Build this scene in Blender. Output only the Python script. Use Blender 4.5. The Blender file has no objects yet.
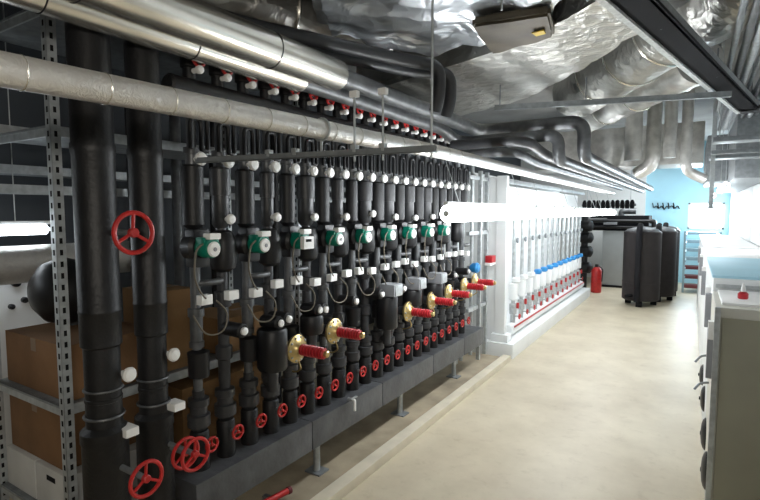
import bpy, bmesh, math, random
from mathutils import Vector, Matrix, noise
random.seed(7)
PI = math.pi
S = bpy.context.scene
C = S.collection
V = Vector

# ---------------------------------------------------------------- materials
def nodes(name):
    m = bpy.data.materials.new(name); m.use_nodes = True
    nt = m.node_tree; b = nt.nodes['Principled BSDF']
    return m, nt, b
def mat(name, col, rough=.5, metal=0., var=.12, vscale=6., bump=0., bscale=40., spec=.5, stretch=(1, 1, 1)):
    m, nt, b = nodes(name)
    b.inputs['Roughness'].default_value = rough
    b.inputs['Metallic'].default_value = metal
    b.inputs['Specular IOR Level'].default_value = spec
    tc = nt.nodes.new('ShaderNodeTexCoord')
    mp = nt.nodes.new('ShaderNodeMapping'); mp.inputs['Scale'].default_value = stretch
    nt.links.new(tc.outputs['Object'], mp.inputs['Vector'])
    n = nt.nodes.new('ShaderNodeTexNoise'); n.inputs['Scale'].default_value = vscale; n.inputs['Detail'].default_value = 5
    nt.links.new(mp.outputs['Vector'], n.inputs['Vector'])
    r = nt.nodes.new('ShaderNodeValToRGB')
    r.color_ramp.elements[0].position = .3; r.color_ramp.elements[1].position = .7
    r.color_ramp.elements[0].color = tuple(c * (1 - var) for c in col) + (1,)
    r.color_ramp.elements[1].color = tuple(min(1, c * (1 + var)) for c in col) + (1,)
    nt.links.new(n.outputs['Fac'], r.inputs['Fac'])
    nt.links.new(r.outputs['Color'], b.inputs['Base Color'])
    if bump:
        n2 = nt.nodes.new('ShaderNodeTexNoise'); n2.inputs['Scale'].default_value = bscale; n2.inputs['Detail'].default_value = 4
        nt.links.new(mp.outputs['Vector'], n2.inputs['Vector'])
        bu = nt.nodes.new('ShaderNodeBump'); bu.inputs['Strength'].default_value = bump; bu.inputs['Distance'].default_value = .02
        nt.links.new(n2.outputs['Fac'], bu.inputs['Height']); nt.links.new(bu.outputs['Normal'], b.inputs['Normal'])
    return m
def foil(name, col, rough, strength, scale):
    m, nt, b = nodes(name)
    b.inputs['Metallic'].default_value = .85; b.inputs['Roughness'].default_value = rough
    tc = nt.nodes.new('ShaderNodeTexCoord')
    n = nt.nodes.new('ShaderNodeTexNoise'); n.inputs['Scale'].default_value = scale * .6; n.inputs['Detail'].default_value = 3; n.inputs['Distortion'].default_value = 1.2
    v = nt.nodes.new('ShaderNodeTexVoronoi'); v.inputs['Scale'].default_value = scale
    nt.links.new(tc.outputs['Object'], n.inputs['Vector'])
    mx = nt.nodes.new('ShaderNodeMix'); mx.data_type = 'VECTOR'; mx.inputs['Factor'].default_value = .12
    nt.links.new(tc.outputs['Object'], mx.inputs['A']); nt.links.new(n.outputs['Color'], mx.inputs['B'])
    nt.links.new(mx.outputs['Result'], v.inputs['Vector'])
    ad = nt.nodes.new('ShaderNodeMath'); ad.operation = 'ADD'
    nt.links.new(n.outputs['Fac'], ad.inputs[0]); nt.links.new(v.outputs['Distance'], ad.inputs[1])
    bu = nt.nodes.new('ShaderNodeBump'); bu.inputs['Strength'].default_value = strength; bu.inputs['Distance'].default_value = .03
    nt.links.new(ad.outputs[0], bu.inputs['Height']); nt.links.new(bu.outputs['Normal'], b.inputs['Normal'])
    r = nt.nodes.new('ShaderNodeValToRGB')
    r.color_ramp.elements[0].color = tuple(c * .75 for c in col) + (1,); r.color_ramp.elements[1].color = tuple(col) + (1,)
    nt.links.new(n.outputs['Fac'], r.inputs['Fac']); nt.links.new(r.outputs['Color'], b.inputs['Base Color'])
    return m
def emit(name, col, s):
    m, nt, b = nodes(name)
    b.inputs['Base Color'].default_value = (.8, .8, .8, 1)
    b.inputs['Emission Color'].default_value = col + (1,); b.inputs['Emission Strength'].default_value = s
    return m

BLK = mat('black_foam', (.011, .011, .012), .46, var=.3, vscale=14, bump=.12, bscale=60, spec=.4)
BLK2 = mat('black_rubber', (.009, .009, .010), .42, var=.2, spec=.45)
GRY = mat('dark_grey_lagging', (.036, .037, .040), .40, var=.25, vscale=8, bump=.1, bscale=40)
HDR = mat('manifold_lagging', (.075, .078, .084), .4, var=.35, vscale=7, bump=.15, bscale=25)
STEEL = mat('grey_steel_pipe', (.13, .135, .14), .42, .5, var=.3, vscale=12)
GALV = mat('galvanised_steel', (.50, .53, .54), .45, .55, var=.18, vscale=26)
GALVD = mat('dull_galvanised_steel', (.26, .28, .29), .5, .5, var=.2, vscale=20)
JACK = mat('aluminium_jacket', (.80, .77, .70), .26, .92, var=.06, vscale=3)
FOIL = foil('foil_lagging', (.60, .59, .55), .40, .5, 13)
FOILP = foil('foil_pipe_wrap', (.84, .82, .78), .30, .2, 42)
FOILP.node_tree.nodes['Principled BSDF'].inputs['Metallic'].default_value = .55
PALE = mat('pale_foil_wrap', (.62, .61, .58), .36, .45, var=.2, vscale=9, bump=.25, bscale=16)
FOILD = foil('dull_foil', (.50, .49, .46), .4, .55, 9)
RED = mat('red_paint', (.50, .022, .02), .38, var=.2, vscale=20)
DRED = mat('dark_red_paint', (.16, .03, .035), .5)
REDP = mat('red_plastic', (.46, .018, .025), .35, var=.15, vscale=30)
BRASS = mat('brass', (.66, .50, .22), .33, .8, var=.2, vscale=30)
WHT = mat('white_plastic', (.90, .90, .88), .4, var=.04)
WHTP = mat('white_paint', (.80, .82, .82), .5, var=.04, vscale=3)
GREEN = mat('green_pump_paint', (.0, .19, .125), .38, var=.12)
BLUE = mat('blue_plastic', (.03, .26, .62), .4, var=.1)
GBOX = mat('grey_plastic', (.30, .31, .33), .5, var=.06)
CARD = mat('cardboard', (.22, .115, .05), .85, var=.16, vscale=5, bump=.1, bscale=80)
CARD2 = mat('tan_cardboard', (.22, .12, .045), .85, var=.16, vscale=5)
TAPE = mat('brown_tape', (.19, .115, .06), .35)
WBOX = mat('white_cardboard', (.62, .62, .60), .8, var=.08)
YEL = mat('yellow_label', (.65, .45, .03), .5)
CREAM = mat('cream_paint', (.66, .65, .58), .45, var=.05, vscale=4)
PANEL = mat('olive_grey_panel', (.34, .33, .255), .5, var=.08, vscale=3)
CAB = mat('boiler_grey', (.42, .45, .45), .5, var=.05)
BROWN = mat('brown_insulated_board', (.08, .064, .042), .5, .2, var=.35, vscale=5, bump=.1, bscale=14)
TANK = mat('dark_tank_lagging', (.020, .016, .016), .5, var=.25, vscale=8, bump=.08, bscale=30, spec=.3)
DARK = mat('black_matt_steel', (.012, .012, .014), .8, spec=.15)
ZINC = mat('bright_zinc', (.60, .62, .61), .45, .15, var=.2, vscale=40)
BLUST = mat('blue_grey_steel', (.30, .42, .48), .5, .2, var=.1)
WIRE = mat('grey_wire', (.16, .14, .105), .5)
PLEN = foil('crumpled_foil_bag', (.82, .86, .90), .36, 1.0, 6)  # bluish daylight reflection put into the foil's base colour
LAMP = emit('lamp_tube', (.93, .97, 1.), 30)
LAMPD = emit('dim_lamp_tube', (.85, .93, 1.), 8)
LAMP2 = emit('batten_lamp_tube', (.95, .97, 1.), 10)
SKYW = emit('daylight_pane', (.80, .93, 1.), 5)

def floor_mat():
    m, nt, b = nodes('worn_floor_paint')
    tc = nt.nodes.new('ShaderNodeTexCoord')
    n = nt.nodes.new('ShaderNodeTexNoise'); n.inputs['Scale'].default_value = 1.6; n.inputs['Detail'].default_value = 7; n.inputs['Roughness'].default_value = .62
    nt.links.new(tc.outputs['Object'], n.inputs['Vector'])
    r = nt.nodes.new('ShaderNodeValToRGB')
    e = r.color_ramp.elements
    e[0].position = .32; e[0].color = (.50, .43, .31, 1); e[1].position = .66; e[1].color = (.64, .57, .43, 1)
    nt.links.new(n.outputs['Fac'], r.inputs['Fac']); nt.links.new(r.outputs['Color'], b.inputs['Base Color'])
    b.inputs['Roughness'].default_value = .42; b.inputs['Specular IOR Level'].default_value = .4
    n3 = nt.nodes.new('ShaderNodeTexNoise'); n3.inputs['Scale'].default_value = 9; n3.inputs['Detail'].default_value = 6; n3.inputs['Roughness'].default_value = .7
    nt.links.new(tc.outputs['Object'], n3.inputs['Vector'])
    r3 = nt.nodes.new('ShaderNodeValToRGB'); r3.color_ramp.elements[0].position = .28; r3.color_ramp.elements[0].color = (.74, .70, .64, 1); r3.color_ramp.elements[1].position = .45; r3.color_ramp.elements[1].color = (1, 1, 1, 1)
    nt.links.new(n3.outputs['Fac'], r3.inputs['Fac'])
    mx = nt.nodes.new('ShaderNodeMix'); mx.data_type = 'RGBA'; mx.blend_type = 'MULTIPLY'; mx.inputs['Factor'].default_value = .5
    nt.links.new(r.outputs['Color'], mx.inputs['A']); nt.links.new(r3.outputs['Color'], mx.inputs['B']); nt.links.new(mx.outputs['Result'], b.inputs['Base Color'])
    return m
FLOOR = floor_mat()
CONC = mat('painted_concrete', (.36, .30, .21), .6, var=.3, vscale=4)
LIP = mat('cream_kerb_paint', (.66, .60, .47), .5, var=.1, vscale=6)
CEIL = mat('ceiling_concrete', (.30, .30, .29), .8, var=.2, vscale=2)
WALLW = mat('white_wall_paint', (.78, .79, .78), .7, var=.04, vscale=2)
WALLB = mat('pale_blue_wall_paint', (.42, .70, .82), .6, var=.05, vscale=2)
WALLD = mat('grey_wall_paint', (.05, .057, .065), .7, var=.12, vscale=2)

# ---------------------------------------------------------------- geometry
def frame_of(d):
    d = V(d).normalized()
    a = V((0, 0, 1)) if abs(d.z) < .9 else V((1, 0, 0))
    u = d.cross(a).normalized(); w = d.cross(u).normalized()
    return d, u, w
class G:
    def __init__(s): s.bm = bmesh.new(); s.mi = 0
    def face(s, vs):
        try:
            f = s.bm.faces.new(vs); f.material_index = s.mi
        except ValueError: pass
    def rings(s, rs, cap=True, closed=False):
        R = [[s.bm.verts.new(p) for p in r] for r in rs]
        n = len(R[0])
        pr = list(zip(R, R[1:])) + ([(R[-1], R[0])] if closed else [])
        for a, b in pr:
            for i in range(n): s.face((a[i], a[(i + 1) % n], b[(i + 1) % n], b[i]))
        if cap and not closed: s.face(R[0][::-1]); s.face(R[-1])
        return s
    def lathe(s, o, d, prof, seg=18):
        """prof: list of (distance along d, radius)"""
        o = V(o); d, u, w = frame_of(d)
        return s.rings([[o + d * t + (u * math.cos(2 * PI * i / seg) + w * math.sin(2 * PI * i / seg)) * max(r, 1e-4) for i in range(seg)] for t, r in prof])
    def tube(s, a, b, r, seg=16):
        a = V(a); b = V(b); L = (b - a).length
        return s.lathe(a, b - a, [(0, r), (L, r)], seg)
    def rod(s, a, b, r, bev=None, seg=16):
        a = V(a); b = V(b); L = (b - a).length; e = bev or r * .2
        return s.lathe(a, b - a, [(0, r - e), (e, r), (L - e, r), (L, r - e)], seg)
    def path(s, pts, r, bend=.0, seg=14, step=5):
        pts = [V(p) for p in pts]; out = [pts[0]]
        for i in range(1, len(pts) - 1):
            p = pts[i]; a = pts[i - 1] - p; b = pts[i + 1] - p
            e = min(bend, a.length * .49, b.length * .49)
            if e < 1e-4: out.append(p); continue
            A = p + a.normalized() * e; B = p + b.normalized() * e
            for k in range(step + 1):
                t = k / step; out.append(A * (1 - t) ** 2 + p * 2 * t * (1 - t) + B * t * t)
        out.append(pts[-1])
        rs = []; u = None
        for i, p in enumerate(out):
            t = (out[min(i + 1, len(out) - 1)] - out[max(i - 1, 0)]).normalized()
            if u is None: _, u, w = frame_of(t)
            u = (u - t * u.dot(t)).normalized(); w = t.cross(u)
            rs.append([p + (u * math.cos(2 * PI * k / seg) + w * math.sin(2 * PI * k / seg)) * r for k in range(seg)])
        return s.rings(rs)
    def ring(s, c, d, R, r, seg=24, q=8):
        c = V(c); d, u, w = frame_of(d)
        rs = []
        for i in range(seg):
            a = 2 * PI * i / seg; e = u * math.cos(a) + w * math.sin(a)
            rs.append([c + e * (R + r * math.cos(2 * PI * k / q)) + d * r * math.sin(2 * PI * k / q) for k in range(q)])
        return s.rings(rs, closed=True)
    def box(s, a, b, bev=0., rot=0.):
        a = V(a); b = V(b); c = (a + b) / 2; h = (b - a) / 2
        M = Matrix.Rotation(rot, 3, 'Z')
        g = bmesh.new(); bmesh.ops.create_cube(g, size=2)
        for v in g.verts: v.co = V((v.co.x * abs(h.x), v.co.y * abs(h.y), v.co.z * abs(h.z)))
        if bev: bmesh.ops.bevel(g, geom=g.edges[:], offset=bev, segments=2, profile=.7, affect='EDGES')
        mp = {v: s.bm.verts.new(c + M @ v.co) for v in g.verts}
        for f in g.faces: s.face([mp[v] for v in f.verts])
        g.free(); return s
    def prism(s, poly, z0, z1):
        return s.rings([[V((x, y, z)) for x, y in poly] for z in (z0, z1)])
    def wheel(s, c, d, R, r, spokes=3):
        c = V(c); D, u, w = frame_of(d)
        s.ring(c, d, R, r)
        for k in range(spokes):
            a = 2 * PI * k / spokes + .5
            s.tube(c - D * r * .8, c + (u * math.cos(a) + w * math.sin(a)) * R, r * .75, 8)
        s.rod(c - D * r * 1.8, c + D * r * 1.2, R * .24, seg=12)
        return s
    def crumple(s, amp, freq, cuts=0):
        if cuts: bmesh.ops.subdivide_edges(s.bm, edges=s.bm.edges[:], cuts=cuts, use_grid_fill=True)
        s.bm.normal_update()
        for v in s.bm.verts:
            v.co = v.co + v.normal * amp * (noise.noise(v.co * freq) + .5 * noise.noise(v.co * freq * 2.3))
        return s
W = {}
def mesh_of(name, g, mats, off, ang=38):
    if not isinstance(mats, (list, tuple)): mats = [mats]
    bmesh.ops.recalc_face_normals(g.bm, faces=g.bm.faces[:])
    for v in g.bm.verts: v.co -= off
    me = bpy.data.meshes.new(name); g.bm.to_mesh(me); g.bm.free()
    for m in mats: me.materials.append(m)
    for p in me.polygons: p.use_smooth = True
    me.set_sharp_from_angle(angle=math.radians(ang))
    return me
def part(name, g, m, parent, label=None, kind=None):
    off = W[parent.name]
    o = bpy.data.objects.new(name, mesh_of(name, g, m, off)); C.objects.link(o); o.parent = parent
    W[o.name] = off
    if label: o['label'] = label
    if kind: o['kind'] = kind
    return o
def thing(name, label, cat, loc, group=None):
    o = bpy.data.objects.new(name, None); C.objects.link(o); o.location = loc; o.empty_display_size = .1
    W[o.name] = V(loc); o['label'] = label; o['category'] = cat
    if group: o['group'] = group
    return o
def single(name, g, m, label, cat, group=None, kind=None, ang=38):
    co = [v.co.copy() for v in g.bm.verts]
    lo = V([min(c[i] for c in co) for i in range(3)]); hi = V([max(c[i] for c in co) for i in range(3)])
    off = V(((lo.x + hi.x) / 2, (lo.y + hi.y) / 2, lo.z))
    o = bpy.data.objects.new(name, mesh_of(name, g, m, off, ang)); C.objects.link(o); o.location = off; W[o.name] = off
    o['label'] = label; o['category'] = cat
    if group: o['group'] = group
    if kind: o['kind'] = kind
    return o
def struct(name, g, m, parent=None):
    if parent: return part(name, g, m, parent)
    o = bpy.data.objects.new(name, mesh_of(name, g, m, V((0, 0, 0)))); C.objects.link(o); o['kind'] = 'structure'; W[o.name] = V((0, 0, 0))
    return o
def clone(r, loc, label, group=None):
    n = r.copy(); C.objects.link(n); n.location = loc; n['label'] = label; W[n.name] = V(loc)
    if group: n['group'] = group
    for ch in list(r.children):
        c = ch.copy(); C.objects.link(c); c.parent = n; W[c.name] = V(loc)
        for gch in list(ch.children):
            d = gch.copy(); C.objects.link(d); d.parent = c; W[d.name] = V(loc)
    return n
ORD = ['first', 'second', 'third', 'fourth', 'fifth', 'sixth', 'seventh', 'eighth', 'ninth', 'tenth', 'eleventh', 'twelfth', 'thirteenth',
       'fourteenth', 'fifteenth', 'sixteenth', 'seventeenth', 'eighteenth', 'nineteenth', 'twentieth', 'twenty-first', 'twenty-second']

# ---------------------------------------------------------------- camera
cam = bpy.data.objects.new('camera', bpy.data.cameras.new('camera')); C.objects.link(cam)
cam.data.sensor_width = 36; cam.data.lens = 500 / 760 * 36; cam.data.clip_start = .05
cam.location = (0, 0, 1.7); cam.rotation_euler = (PI / 2 - math.radians(4.346), 0, math.radians(31.97))
S.camera = cam

# ---------------------------------------------------------------- the room
XL, XR, YB, YF, ZC = -4.1, .72, 14.0, -2.2, 3.35
struct('floor', G().box((XL - .1, YF - .1, -.1), (XR + .1, YB + .1, 0)), FLOOR)
struct('ceiling', G().box((XL - .1, YF - .1, ZC), (XR + .1, YB + .1, ZC + .1)), CEIL)
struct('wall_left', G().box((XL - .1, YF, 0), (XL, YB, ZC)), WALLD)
g = G(); g.box((XR, YF, 0), (XR + .1, YB, ZC))
struct('wall_right', g, WALLW)
struct('wall_far_white', G().box((XL, YB - .06, 0), (-1.0, YB, ZC)), WALLW)
g = G()
wx0, wx1, wz0, wz1 = -.10, .62, 1.30, 1.92
g.box((XL, YB, 0), (wx0, YB + .1, ZC)); g.box((wx1, YB, 0), (XR, YB + .1, ZC)); g.box((wx0, YB, 0), (wx1, YB + .1, wz0)); g.box((wx0, YB, wz1), (wx1, YB + .1, ZC))
struct('wall_back', g, WALLB)
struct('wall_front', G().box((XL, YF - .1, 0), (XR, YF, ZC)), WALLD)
w = struct('window_1', G().box((wx0, YB + .06, wz0), (wx1, YB + .07, wz1)), SKYW)
fr = G()
for a, b in (((wx0, wz0), (wx1, wz0 + .04)), ((wx0, wz1 - .04), (wx1, wz1)), ((wx0, wz0), (wx0 + .04, wz1)), ((wx1 - .04, wz0), (wx1, wz1))):
    fr.box((a[0], YB - .01, a[1]), (b[0], YB + .06, b[1]))
part('window_frame', fr, WHTP, w)
# plinth under the pipework, with a paler painted lip along the aisle
struct('trim_1', G().box((-3.0, .9, 0), (-1.79, 5.55, .035), .006), CONC)
struct('trim_2', G().box((-1.79, .9, 0), (-1.70, 5.55, .065), .008), LIP)
struct('trim_3', G().box((-2.6, 5.62, 0), (-1.70, 10.75, .17), .01), WHTP)
# white partition behind the second bank of pipes
struct('wall_partition', G().box((-2.45, 5.75, .17), (-2.38, 10.9, 2.2)), WHTP)

# ---------------------------------------------------------------- lights (strip fixtures)
def strip(name, label, c, L, r, m, power, col, group=None, rods=True):
    x, y, z = c
    t = thing(name, label, 'light', (x, y - L / 2, z), group)
    part('housing', G().box((x - .012, y - L / 2, z + r * .98), (x + .012, y + L / 2, z + r + .02), .004), WHTP, t)
    for s in (-1, 1):
        part('end_cap', G().rod((x, y + s * L / 2, z), (x, y + s * (L / 2 - .03), z), r * .4, .004), WHTP, t)
    part('tube', G().lathe((x, y - L / 2 + .025, z), (0, 1, 0), [(0, r * .9), (.01, r), (L - .06, r), (L - .05, r * .9)]), m, t, 'glowing white fluorescent tube')
    if rods:
        for s in (-1, 1):
            part('hanger', G().tube((x, y + s * L * .38, z + r), ((x, y + s * L * .38, ZC) if rods == 2 else (x - .1, y + s * L * .38, 2.02)), .003, 8), GALV, t)
    return t
strip('strip_light', 'glaring white fluorescent strip light hanging nearest along the black pipe bank', (-1.2, 3.5, 1.69), 1.74, .05, LAMP, 0, None, 'strip lights along the aisle')
strip('strip_light', 'second strip light along the aisle, beginning where the white pipe bank begins', (-1.2, 5.4, 1.69), 1.6, .042, LAMP, 0, None, 'strip lights along the aisle')
strip('strip_light', 'third strip light along the aisle, hanging before the white pipe bank', (-1.2, 7.2, 1.69), 1.6, .042, LAMP, 0, None, 'strip lights along the aisle')
strip('strip_light', 'farthest of the four strip lights in line, near the grey boiler cabinet', (-1.2, 9.0, 1.69), 1.6, .042, LAMP, 0, None, 'strip lights along the aisle')
strip('strip_light', 'bluish strip light glowing behind the slotted rack post above the foil duct', (-3.2, .72, 1.60), 1.5, .03, LAMPD, 0, None, None, 2)
# ceiling battens of the far part of the room
for i, (y, lb) in enumerate(((7.0, 'bright batten light nearest over the row of white machines'), (10.6, 'bright batten light closest to the pale blue end wall'))):
    strip('batten_light', lb, (.28, y, 1.97), 1.5, .035, LAMP2, 0, None, 'batten lights over the machines', 2)
single('grey_duct', G().box((.36, 6.6, 2.06), (.70, 11.5, 2.75), .02).box((.12, 7.9, 2.1), (.36, 9.7, 2.7), .02), GALVD, 'boxy grey metal duct above the white machines by the wall', 'duct')
def area(name, loc, rot, sx, sy, e, col):
    d = bpy.data.lights.new(name, 'AREA'); d.shape = 'RECTANGLE'; d.size = sx; d.size_y = sy; d.energy = e; d.color = col
    o = bpy.data.objects.new(name, d); C.objects.link(o); o.location = loc; o.rotation_euler = rot
    return o
area('lamp_behind', (.45, -1.0, 2.0), (0, math.radians(80), 0), 12 * .01, 2.2, 29, (1, .94, .84))
area('window_daylight', (.26, 13.85, 1.6), (PI / 2, 0, PI), .7, .6, 60, (.8, .92, 1))
area('far_fill_light', (-1.0, 12.0, 3.0), (0, 0, 0), 1.5, 1.5, 55, (.92, .97, 1))  # unseen fill added to overexpose the far end, no fixture hangs there

# ---------------------------------------------------------------- fat black pipes
def valve_wheel(c, base, R, parent, name='handwheel', rim=None):
    w = part(name, G().wheel(c, (1, 0, 0), R, rim or R * .12, 3), RED, parent, 'red iron handwheel')
    part('stem', G().rod(base, c, .012, seg=10), GALVD, w)
    return w
def fat_pipe(name, label, x, y, r, lows, whites, wheels):
    t = thing(name, label, 'pipe', (x, y, .035))
    part('insulation', G().lathe((x, y, 0), (0, 0, 1), [(.035, r * 1.14), (lows - .05, r * 1.14), (lows - .045, r * 1.19), (lows, r * 1.19), (lows + .02, r * .9), (lows + .12, r * .88), (lows + .122, r * .92), (lows + .135, r * .92), (lows + .137, r * .88), (1.16, r * .88), (1.17, r),
         (1.30, r), (1.302, r * 1.02), (1.312, r * 1.02), (1.314, r), (1.92, r), (1.93, r * 1.05), (1.96, r * 1.05), (1.97, r), (2.6, r)], 26), BLK, t)
    part('clamp_ring', G().ring((x, y, lows + .06), (0, 0, 1), r * .9 + .004, .006), STEEL, t)
    part('clamp_ring', G().ring((x, y, lows + .17), (0, 0, 1), r * .88 + .003, .005), STEEL, t)
    for (yy, z, k) in whites:
        if k: part('thermometer', G().lathe((x + .5 * r, yy - .02, z), (1, .1, 0), [(0, .012), (.03, .012), (.032, .028), (.045, .031), (.055, .024), (.06, .001)], 16), WHT, t, 'round white thermometer')
        else: part('label_tag', G().box((x + r * .5, yy - .028, z - .018), (x + r * .5 + .075, yy + .028, z + .018), .006), WHT, t, 'white plastic tag')
    for c, R in wheels: valve_wheel(c, (x + r * .6, c[1], c[2]), R, t)
    return t
fat_pipe('fat_pipe', 'fattest black insulated pipe standing beside the slotted rack post', -2.0, 1.085, .076, .82, [(1.165, 1.04, 1), (1.135, .81, 0)], [((-1.83, 1.135, 1.62), .078), ((-1.75, 1.10, .672), .066)])
fat_pipe('fat_pipe', 'second fat black insulated pipe, between the fattest one and the thin risers', -2.0, 1.305, .068, .80, [(1.375, 1.07, 1), (1.36, .84, 0)], [((-1.75, 1.325, .675), .066), ((-1.83, 1.335, .655), .064)])

# ---------------------------------------------------------------- headers
PITCH, Y0, NR = .162, 1.54, 21
t = thing('lower_manifold', 'long square black lagged manifold lying low under the thin risers', 'manifold', (-2.0, 3.2, .27))
segs = [1.42, 2.25, 3.05, 3.9, 4.6, 5.15]
for a, b in zip(segs, segs[1:]):
    part('lagging_box', G().box((-2.12, a + .002, .27), (-1.88, b - .002, .45), .012), HDR, t)
for y in (2.42, 3.50, 4.6):
    l = part('foot', G().tube((-1.99, y, .03), (-1.99, y, .28), .022, 12), GALV, t)
    part('base_plate', G().box((-2.05, y - .05, .035), (-1.93, y + .05, .045)), GALVD, l)
t = thing('upper_manifold', 'long black lagged manifold running high above the thin risers', 'manifold', (-2.0, 3.2, 2.2))
part('insulation', G().rod((-2.0, 1.42, 2.265), (-2.0, 5.0, 2.265), .05, seg=20), BLK, t)

# ---------------------------------------------------------------- thin risers
def wheel_small(t, z, x=.09, R=.033):
    w = part('handwheel', G().wheel((x, 0, z), (1, 0, 0), R, .0062, 3), RED, t, 'small red handwheel')
    part('stem', G().rod((.03, 0, z), (x, 0, z), .009, seg=8), GALVD, w)
def dial(t, z, name='thermometer', x=.05, r=.03, y=0.):
    part(name, G().lathe((x - .03, y, z), (1, 0, 0), [(0, .012), (.03, .012), (.032, r * .9), (.045, r), (.055, r * .8), (.06, .001)], 16), WHT, t, 'round white dial')
def riser(label, kind):
    t = thing('heating_riser', label, 'pipe', (0, 0, 0), 'thin insulated risers between the manifolds')
    part('lower_insulation', G().lathe((0, 0, 0), (0, 0, 1), [(.445, .046), (.63, .046), (.64, .04)], 18), BLK, t)
    part('valve_body', G().lathe((0, 0, 0), (0, 0, 1), [(.64, .03), (.66, .046), (.665, .054), (.72, .054), (.725, .04), (.76, .04), (.765, .05), (.80, .05), (.805, .028), (.84, .028)], 18), GRY, t)
    if kind == 0:      # supply side: slim pipe up to the pump
        part('pipe', G().lathe((0, 0, 0), (0, 0, 1), [(.84, .022), (1.05, .022), (1.052, .035), (1.08, .035), (1.082, .03), (1.2, .03), (1.202, .038), (1.24, .038), (1.242, .024), (1.62, .024)], 16), STEEL, t)
        part('filter_insulation', G().lathe((.01, 0, 0), (0, 0, 1), [(.90, .025), (.91, .048), (1.03, .052), (1.04, .03)], 18), BLK2, t)
        part('bypass_pipe', G().path([(.0, 0, 1.36), (.03, .03, 1.36), (.03, PITCH - .03, 1.36), (0, PITCH - .028, 1.36)], .016, .02, 10), STEEL, t)
        part('upper_insulation', G().lathe((0, 0, 0), (0, 0, 1), [(1.62, .03), (1.64, .05), (1.91, .05), (1.92, .042)], 20), BLK, t)
    else:
        part('pipe', G().lathe((0, 0, 0), (0, 0, 1), [(.84, .03), (.95, .03), (.96, .042), (1.02, .042), (1.03, .028), (1.22, .028), (1.225, .042), (1.30, .042), (1.305, .026), (1.62, .026)], 16), GRY, t)
        part('strainer', G().lathe((.02, 0, 1.115), (1, 0, 0), [(0, .036), (.12, .036), (.125, .03)], 16), BLK, t)
        part('strainer_cap', G().lathe((.145, 0, 1.115), (1, 0, 0), [(0, .02), (.012, .02), (.016, .014)], 14), WHT, t, 'white strainer cap')
        part('check_valve_insulation', G().lathe((.01, 0, 0), (0, 0, 1), [(1.40, .03), (1.42, .058), (1.45, .066), (1.56, .066), (1.60, .05), (1.61, .03)], 18), BLK2, t)
        part('upper_insulation', G().lathe((0, 0, 0), (0, 0, 1), [(1.62, .03), (1.64, .043), (1.78, .043), (1.781, .05), (1.91, .05), (1.92, .042)], 20), GRY, t)
        dial(t, 1.665, 'pressure_gauge', .06, .026)
    dial(t, 1.945, x=.055, r=.032)
    part('riser_neck', G().lathe((0, 0, 0), (0, 0, 1), [(1.92, .03), (1.97, .03), (1.972, .038), (2.0, .038), (2.002, .022), (2.22, .022)], 14), STEEL, t)
    part('hose_loop', G().path([(.035, -.03, 1.99), (.035, -.03, 2.13), (.035, .03, 2.13), (.035, .03, 1.985), (.035, .065, 1.985), (.035, .065, 2.16)], .0115, .03, 10), BLK2, t)
    part('label_tag', G().box((.045, -.032, 1.265), (.085, .032, 1.312), .005), WHT, t, 'white plastic tag')
    wheel_small(t, .59)
    part('top_valve', G().lathe((0, 0, 0), (0, 0, 1), [(2.31, .03), (2.36, .03), (2.365, .04), (2.42, .04), (2.43, .02)], 14), BLK2, t)
    dial(t, 2.345, 'top_cap', .06, .02)
    w = part('top_handwheel', G().wheel((.07, 0, 2.395), (1, 0, 0), .034, .007, 3), RED, t, 'red handwheel above the upper manifold')
    return t
rlabel = lambda k: f'{ORD[k]} thin black riser counted away from the two fat black pipes'
sup = riser(rlabel(0), 0); ret = riser(rlabel(1), 1)
RY = [Y0 + PITCH * k for k in range(NR)]
sup.location = (-2.0, RY[0], 0); ret.location = (-2.0, RY[1], 0)
rr = random.Random(3)
for k in range(2, NR):
    n = clone(ret if k % 2 else sup, (-2.0, RY[k], 0), rlabel(k))
    for c in n.children:
        if c.name.startswith('label_tag'): c.location.z += rr.uniform(-.02, .02); c.location.y += rr.uniform(-.012, .012)
        if c.name.startswith('pressure_gauge'): c.location.z += rr.uniform(-.025, .03)
        if c.name.startswith('upper_insulation'): f = rr.choice((.82, .92, 1, 1.12)); c.scale = (f, f, 1)
        if c.name.startswith('handwheel') or c.name.startswith('top_handwheel'): c.rotation_euler = (0, 0, 0)

# pumps on every second riser
def pump(label):
    t = thing('circulation_pump', label, 'pump', (0, 0, 1.535), 'green circulation pumps on the risers')
    z = 1.535
    part('insulation_shell', G().lathe((-.06, 0, z), (1, 0, 0), [(0, .05), (.01, .066), (.075, .07), (.09, .055)], 20).box((-.04, -.045, z - .095), (.03, .045, z + .085), .015), BLK2, t)
    part('motor', G().lathe((.03, 0, z), (1, 0, 0), [(0, .045), (.012, .048), (.065, .048), (.075, .042)], 20).box((.035, -.044, z + .0), (.095, .044, z + .05), .01), GREEN, t)
    part('display', G().lathe((.103, 0, z - .006), (1, 0, 0), [(0, .034), (.008, .036), (.014, .03)], 18), WHT, t, 'white round pump display')
    part('terminal_box', G().box((.075, -.032, z + .04), (.122, .032, z + .068), .005), WHT, t, 'white terminal box')
    part('knob', G().rod((.116, 0, z - .006), (.122, 0, z - .006), .01, seg=10), GBOX, t)
    part('cable', G().path([(.09, -.045, z + .02), (.10, -.09, z + .0), (.09, -.10, z - .12), (.08, -.06, z - .2), (.07, -.02, z - .235)], .0045, .06, 8), WIRE, t, 'thin drooping cable')
    part('cable', G().path([(.08, .03, z - .25), (.12, .07, z - .31), (.13, .03, z - .40), (.11, -.06, z - .40), (.08, -.10, z - .30)], .004, .06, 8), WIRE, t, 'thin looped cable')
    return t
plabel = lambda i: f'{ORD[i]} green pump with white round display, counted from the two fat black pipes'
PY = [RY[k] for k in range(0, 18, 2)]
p0 = pump(plabel(0)); p0.location = (-2.0 + .03, PY[0], 1.535)
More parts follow.
